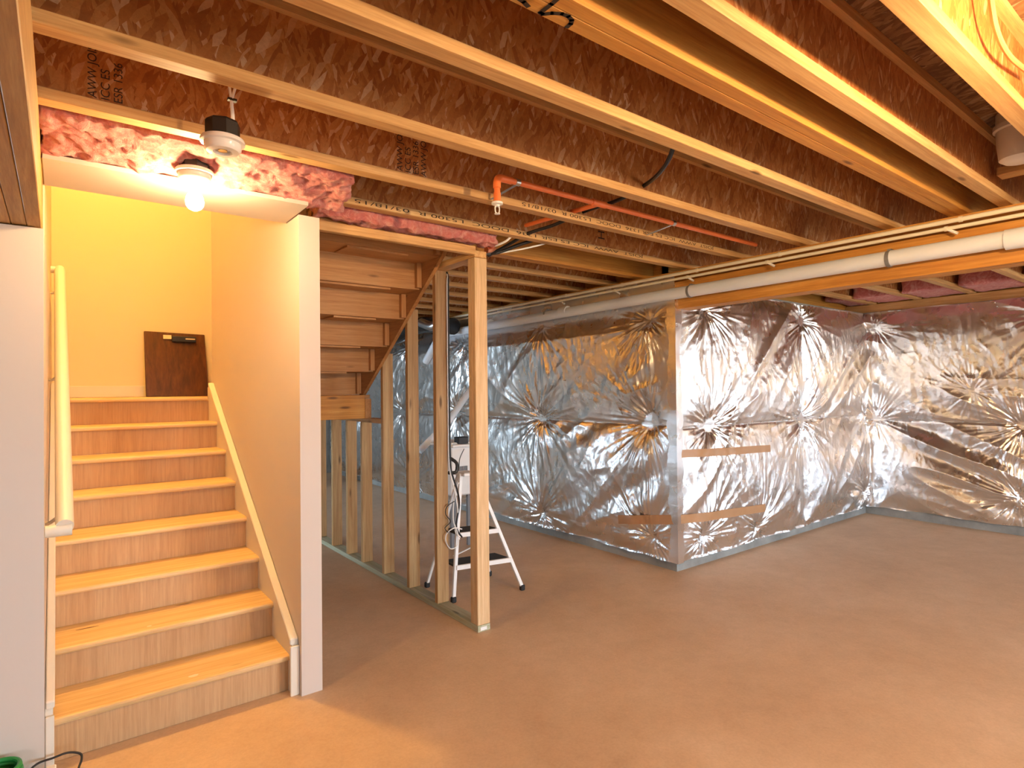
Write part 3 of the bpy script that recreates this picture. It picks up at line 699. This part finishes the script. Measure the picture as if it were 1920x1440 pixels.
# fire sprinkler line
YS, ZS = 2.165, 2.418
t = thing('sprinkler_pipe', 'orange sprinkler pipe with white sprinkler head between the joists', 'pipe', (1.58, YS, 2.25))
part(MB().tube([(1.60, YS, ZS), (3.75, YS, ZS-.002)], .0135, 14), 'pipe', 'cpvc_orange', t, smooth=True)
part(MB().tube([(1.665, YS, ZS), (1.61, YS, ZS), (1.590, YS, ZS-.006), (1.583, YS, ZS-.026), (1.583, YS, ZS-.05)], .0175, 14, smooth=4), 'elbow', 'cpvc_orange', t, smooth=True)
part(MB().tube([(1.583, YS, ZS-.05), (1.583, YS, ZS-.075)], .0135, 14), 'drop', 'cpvc_orange', t, smooth=True)
part(MB().tube([(1.583, YS, ZS-.072), (1.583, YS, ZS-.112)], .0165, 14), 'adapter', 'cpvc_orange', t, smooth=True)
part(MB().tube([(2.19, YS, ZS), (2.29, YS, ZS)], .0175, 14), 'tee', 'cpvc_orange', t, smooth=True)
part(MB().tube([(2.245, YS, ZS), (2.262, 2.80, 2.452)], .0125, 12), 'branch', 'cpvc_orange', t, smooth=True)
for xx in (1.70, 2.86):
    part(MB().tube([(xx-.012, YS, ZS), (xx+.012, YS, ZS)], .0165, 12), 'hanger', 'steel', t, smooth=True)
    part(MB().bar((xx, YS+.016, ZS-.01), (xx-.02, YS+.18, ZS-.035), .014, .003), 'hanger_arm', 'steel', t)
hd = part(MB().lathe([(.0, -.111), (.016, -.111), (.026, -.116), (.026, -.124), (.012, -.128), (.010, -.134), (.0, -.134)], (1.583, YS, ZS), 24), 'sprinkler_head', 'white_enamel', t, smooth=True)
fr = MB()
for s in (-1, 1): fr.tube([(1.583+s*.007, YS, ZS-.130), (1.583+s*.012, YS, ZS-.142), (1.583+s*.010, YS, ZS-.160), (1.583+s*.004, YS, ZS-.166)], .0032, 6, smooth=3)
fr.lathe([(.0, -.164), (.013, -.166), (.013, -.169), (.0, -.170)], (1.583, YS, ZS), 16)
o = fr.build('head_frame', 'white_enamel', smooth=True); o.parent = hd; o.location = (0, 0, 0)
t = thing('sprinkler', 'small white sprinkler head hanging under the far joists', 'sprinkler', tuple(px(981, 551, 1, 5.0)))
q = px(981, 551, 1, 5.0)
part(MB().lathe([(.0, .07), (.014, .07), (.028, .0), (.028, -.010), (.012, -.014), (.012, -.045), (.018, -.048), (.0, -.05)], tuple(q), 16), 'head', 'white_enamel', t, smooth=True)
# toilet drain and blocking at the right upper edge
q = px(1905, 260, 1, .71)
t = thing('drain_stub', 'white plastic drain stub hanging between joists at the right edge', 'pipe', (q[0]+.05, .71, 2.43))
part(MB().lathe([(.0, -.10), (.055, -.10), (.075, -.085), (.082, -.02), (.085, .045), (.095, .05), (.095, .07), (.085, .075), (.080, .22), (.0, .22)], (q[0]+.06, .71, q[2]+.012), 28), 'stub', 'white_plastic', t, smooth=True)
q = px(1865, 320, 1, .84)
tag(recenter(MB().box(q[0], q[0]+.038*2.4, .595, .834, q[2]-.028, q[2]+.012).build('blocking', 'pine_y', bevel=.003)), 'short wooden block below the white drain stub', 'block')

# ------------------------------------------------------------------ cables
def cable(name, label, pts, r, mat, sm=6, group=None):
    o = MB().tube([tuple(p) for p in pts], r, 8, smooth=sm).build(name, mat, smooth=True); return tag(recenter(o), label, 'cable', group)
cable('cable', 'black cable passing through the joist webs beside the orange pipe', [(1.88, 1.42, 2.56), (1.95, 1.46, 2.50), (2.06, 1.56, 2.455), (2.17, 1.70, 2.440), (2.28, 1.88, 2.449), (2.33, 2.10, 2.44), (2.34, 2.36, 2.446), (2.32, 2.6, 2.42), (2.28, 2.80, 2.405), (2.24, 2.95, 2.36), (2.16, 3.06, 2.30)], .010, 'black_plastic')
cable('cable', 'second black cable bundled above the end post', [(2.45, 2.84, 2.42), (2.32, 2.95, 2.37), (2.22, 3.03, 2.325), (2.10, 3.06, 2.300)], .011, 'black_plastic')
cable('cable', 'short white cable loop beside the narrow pink strip', [(2.22, 2.83, 2.43), (2.185, 2.88, 2.37), (2.15, 2.93, 2.345), (2.13, 2.99, 2.34)], .007, 'white_plastic')
cable('cable', 'white cable drooping right of the end post top', [(2.62, 2.86, 2.44), (2.47, 2.92, 2.385), (2.33, 2.98, 2.345), (2.19, 3.05, 2.315)], .0055, 'white_plastic')
cable('pipe_stub', 'bright copper pipe end beside the end post top', [(2.085, 2.97, 2.31), (2.12, 2.975, 2.318), (2.15, 2.985, 2.335)], .020, 'copper', 3)
a = px(1856, -15, 1, .50); b_ = px(1868, 55, 1, .50); c = px(1893, 105, 1, .50); d = px(1935, 140, 1, .505)
cable('cable', 'tan cable curving down the bright web at the upper right corner', [a, b_, c, d], .008, 'tan_cable')
# cables running down the stud
xs_ = XS1+.004
cable('cable', 'black cable running down the right side of the cabled stud', [(xs_+.01, 3.44, 2.25), (xs_+.012, 3.425, 2.2), (xs_+.006, 3.415, 1.9), (xs_+.006, 3.412, 1.3), (xs_+.01, 3.41, .95), (xs_+.03, 3.41, .86), (xs_+.07, 3.42, .76), (xs_+.10, 3.45, .66), (xs_+.07, 3.44, .52), (xs_+.12, 3.45, .44)], .006, 'black_plastic')
cable('cable', 'white cable stapled along the cabled stud', [(xs_+.02, 3.46, 2.25), (xs_, 3.415, 2.215), (xs_-.006, 3.412, 2.1), (xs_-.006, 3.412, 1.3), (xs_-.004, 3.412, 1.0), (xs_+.01, 3.41, .88), (xs_+.05, 3.42, .75), (xs_+.09, 3.45, .6), (xs_+.06, 3.44, .5), (xs_+.10, 3.45, .43)], .0045, 'white_plastic')
cable('cable', 'coiled white cord hanging by the ladder', [px(860, 905, 1, 3.46), px(852, 930, 1, 3.44), px(850, 975, 1, 3.43), px(858, 1000, 1, 3.43), px(858, 1022, 1, 3.43), px(845, 1029, 1, 3.42), px(836, 1015, 1, 3.40), px(838, 1000, 1, 3.40), px(852, 990, 1, 3.42), px(866, 992, 1, 3.45)], .004, 'white_plastic')
cable('cable', 'thin dark cord zigzagging left of the ladder', [px(852, 940, 1, 3.40), px(838, 950, 1, 3.40), px(836, 965, 1, 3.40), px(845, 978, 1, 3.40), px(834, 990, 1, 3.40), px(840, 998, 1, 3.40)], .003, 'black_plastic', 3)
cable('cable', 'black cord hanging left of the cabled stud', [px(818, 775, 1, 3.47), px(816, 800, 1, 3.47), px(817, 825, 1, 3.47), px(821, 835, 1, 3.47)], .005, 'black_plastic')
q = px(819, 868, 1, 3.50)
tag(recenter(MB().box(q[0]-.014, q[0]+.010, 3.47, 3.51, q[2]-.05, q[2]+.05).build('power_adapter', 'black_plastic', bevel=.004)), 'black power adapter left of the cabled stud', 'adapter')
q = px(848, 872, 1, 3.46)
mb = MB().tube([(q[0]-.02, 3.46, q[2]+.05), (q[0]+.035, 3.46, q[2]+.01), (q[0]+.03, 3.46, q[2]-.05), (q[0]-.03, 3.46, q[2]-.05)], .012, 8, smooth=3)
tag(recenter(mb.build('cord_hook', 'black_plastic', smooth=True)), 'black loop hook on the right of the cabled stud', 'hook')

# ------------------------------------------------------------------ step ladder
t = thing('step_ladder', 'white metal step ladder with black treads behind the end post', 'ladder', (2.4, 3.55, 0))
FR, FLt, RR, RL = (2.655, 3.37, .0), (2.135, 3.47, .0), (2.66, 3.79, .0), (2.15, 3.86, .0)
TR, TL = (2.36, 3.53, .86), (2.26, 3.56, .86)
for a, b_ in ((FR, TR), (FLt, TL)): part(MB().bar(Vector(a)+Vector((0, 0, .02)), b_, .026, .022, (0, 1, 0)), 'front_leg', 'white_enamel', t, bevel=.003)
for a, b_ in ((RR, (2.37, 3.56, .84)), (RL, (2.26, 3.59, .84))): part(MB().bar(Vector(a)+Vector((0, 0, .02)), b_, .020, .018, (0, 1, 0)), 'rear_leg', 'white_enamel', t, bevel=.003)
for a in (FR, FLt, RR, RL): part(MB().box(a[0]-.018, a[0]+.018, a[1]-.016, a[1]+.016, 0, .04), 'foot', 'black_rubber', t, bevel=.006)
for f in (.27, .52):
    a = Vector(FR).lerp(Vector(TR), f); b_ = Vector(FLt).lerp(Vector(TL), f); zz = a.z
    part(MB().prism([(b_.x, b_.y-.01), (a.x, a.y-.01), (a.x-.01, a.y+.17), (b_.x+.01, b_.y+.17)], 2, zz-.008, zz+.008), 'tread', 'black_rubber', t)
    part(MB().bar((b_.x, b_.y-.015, zz-.004), (a.x, a.y-.015, zz-.004), .018, .03), 'tread_edge', 'white_enamel', t)
part(MB().prism([(2.25, 3.50), (2.37, 3.50), (2.37, 3.64), (2.25, 3.64)], 2, .842, .866), 'top_cap', 'white_enamel', t, bevel=.006)
part(MB().bar((2.17, 3.52, .10+.2), (2.60, 3.74, .3), .012, .006), 'spreader', 'white_enamel', t)

# ------------------------------------------------------------------ equipment behind the studs
q0 = px(848, 800, 1, 4.6); q1 = px(892, 905, 1, 4.6)
t = thing('dehumidifier', 'white equipment cabinet with a grille behind the end post', 'appliance', (2.95, 4.7, .55))
part(MB().box(q0[0], q1[0], 4.62, 4.95, .48, q0[2]-.15), 'cabinet', 'white_enamel', t, bevel=.012)
part(MB().box(q0[0]-.02, q1[0]+.02, 4.56, 4.97, q0[2]-.19, q0[2]-.165), 'shelf_top', 'white_enamel', t, bevel=.006)
g = px(868, 880, 1, 4.615)
for k in range(6): part(MB().box(g[0]-.04+.016*k, g[0]-.032+.016*k, 4.611, 4.619, g[2]-.03, g[2]+.03), 'grille_slot', 'grey_plastic', t)
for sx in (q0[0]+.02, q1[0]-.05):
    for sy in (4.66, 4.90): part(MB().box(sx, sx+.03, sy, sy+.03, 0, .485), 'leg', 'grey_plastic', t)
g = px(867, 833, 1, 4.62)
tag(recenter(MB().box(g[0]-.055, g[0]+.055, 4.60, 4.68, q0[2]-.163, q0[2]-.10).build('router', 'black_plastic', bevel=.005)), 'small black box on top of the white cabinet', 'box')
cable('cable', 'thin dark cord from the small black box to the ladder', [px(870, 842, 1, 4.58), px(862, 860, 1, 4.4), px(860, 880, 1, 4.1), px(853, 905, 1, 3.8), px(858, 925, 1, 3.6)], .004, 'black_plastic')
a, b_ = px(786, 846, 1, 5.3), px(840, 792, 1, 5.3)
tag(recenter(MB().tube([tuple(a), tuple(b_), (XF-.11, b_[1]+.2, b_[2]+.5)], .035, 14).build('vent_pipe', 'pvc', smooth=True)), 'slanting white pipe seen between the studs', 'pipe')
# dark ducts high on the foil wall, far left
a = [px(690, 640, 0, 3.6), px(740, 632, 0, 3.62), px(790, 610, 0, 3.62), px(850, 612, 0, 3.66)]
tag(recenter(MB().tube([tuple(p) for p in a], .10, 14, smooth=5).build('flexible_duct', 'black_sheet', smooth=True)), 'black flexible duct high on the far foil wall', 'duct')
a = [px(790, 605, 0, 3.45), px(812, 612, 0, 3.45), px(826, 600, 0, 3.5)]
tag(recenter(MB().tube([tuple(p) for p in a], .055, 12, smooth=4).build('duct_elbow', 'steel', smooth=True)), 'grey metal elbow beside the black duct', 'duct')
# far clutter under the landing
tag(recenter(MB().box(2.5, 2.8, 8.9, 9.2, 0, .42).build('storage_box', 'pine_y', bevel=.01)), 'tan box on the far floor between the short studs', 'box')
tag(recenter(MB().lathe([(0, 0), (.16, 0), (.17, .02), (.17, .95), (.13, 1.05), (.0, 1.08)], (2.05, 9.3, .3), 20).build('water_tank', 'black_plastic', smooth=True)), 'dark upright tank far behind the short studs', 'tank')
bpy.data.objects['water_tank'].location.z = 0

# ------------------------------------------------------------------ board on the landing
P = [px(273, 741, 1, 5.66), px(390, 741, 1, 5.66)]
t = thing('sample_board', 'dark brown wooden board leaning in the corner of the landing', 'board', (.8, 5.66, ZL))
x0, x1 = P[0][0], P[1][0]
bd = MB(); zt_ = ZL+.535; z0_ = ZL+.001
n = 0
bd.v += [(x0, 5.62, z0_), (x1, 5.62, z0_), (x1, 5.645, z0_), (x0, 5.645, z0_), (x0-.004, 5.715, zt_+.01), (x1-.015, 5.715, zt_), (x1-.015, 5.74, zt_), (x0-.004, 5.74, zt_+.01)]
bd.f += [(0, 3, 2, 1), (4, 5, 6, 7), (0, 1, 5, 4), (1, 2, 6, 5), (2, 3, 7, 6), (3, 0, 4, 7)]
part(bd, 'panel', 'dark_board', t, bevel=.004)
yb_ = 5.695
a, b_ = px(322, 630, 1, yb_), px(367, 643, 1, yb_)
part(MB().box(a[0], b_[0], yb_-.022, yb_+.004, b_[2], a[2]), 'handle', 'black_plastic', t, bevel=.006)
a, b_ = px(306, 628, 1, yb_+.005), px(321, 636, 1, yb_+.005)
part(MB().box(a[0], b_[0], yb_-.004, yb_+.016, b_[2], a[2]), 'paper_label', 'paper_label', t)
part(MB().box(px(347, 636, 1, yb_)[0], px(365, 636, 1, yb_)[0], yb_-.025, yb_-.0225, px(350, 637, 1, yb_)[2], px(350, 635, 1, yb_)[2]), 'print_line', 'paper_label', t)

# ------------------------------------------------------------------ floor clutter at the lower left
def on(u, v, z=.006): return px(u, v, 2, z)
cable('cable', 'thin dark cord looping on the floor before the stairs', [px(20, 1495, 2, .005), px(62, 1438, 1, 2.81), px(100, 1421, 1, 2.845), px(128, 1411, 1, 2.865), px(150, 1413, 1, 2.86), px(153, 1424, 1, 2.84), px(146, 1445, 1, 2.80), px(138, 1490, 2, .005)], .004, 'black_rubber')
q = px(98, 1443, 1, 2.80)
tag(recenter(MB().box(q[0]-.020, q[0]+.012, q[1]-.02, q[1]+.014, .001, q[2]+.012).build('plug', 'white_plastic', bevel=.004)), 'white cord plug on the floor at the lower left', 'plug')
q = px(-8, 1432, 1, 2.76)
mb = MB()
for k in range(9):
    pts = [(q[0]+(.074-.003*max(0, k-5))*math.cos(a_), q[1]+(.074-.003*max(0, k-5))*math.sin(a_), .009+.0158*k) for a_ in np.linspace(0, 2*math.pi, 25)]
    mb.tube(pts, .008, 8)
tag(recenter(mb.build('green_cord_coil', 'green_plastic', smooth=True)), 'coil of green cord on the floor at the left edge', 'cord')
# splashes of dried plaster on the treads and floor
def blob(name, label, c, rx, ry, mat, zz, seed):
    r_ = random.Random(seed); mb = MB(); n_ = 14
    ring = [(c[0]+rx*math.cos(2*math.pi*i/n_)*(1+.35*(r_.random()-.5)), c[1]+ry*math.sin(2*math.pi*i/n_)*(1+.35*(r_.random()-.5)), zz+.0004) for i in range(n_)]
    mb.v += ring + [(c[0], c[1], zz+.0018)]
    mb.f += [(i, (i+1) % n_, n_) for i in range(n_)]
    tag(recenter(mb.build(name, mat, smooth=True)), label, 'stain')
blob('plaster_spot', 'cream plaster splash on the lowest tread', px(363, 1267, 2, RZ), .022, .012, 'trim_paint', RZ, 1)
blob('plaster_spot', 'small cream plaster splash on the second tread', px(280, 1174, 2, RZ*2), .010, .008, 'trim_paint', RZ*2, 2)
blob('wood_chip', 'dark splinter at the back of the second tread', px(165, 1177, 2, RZ*2+.001), .045, .005, 'dark_board', RZ*2, 3)
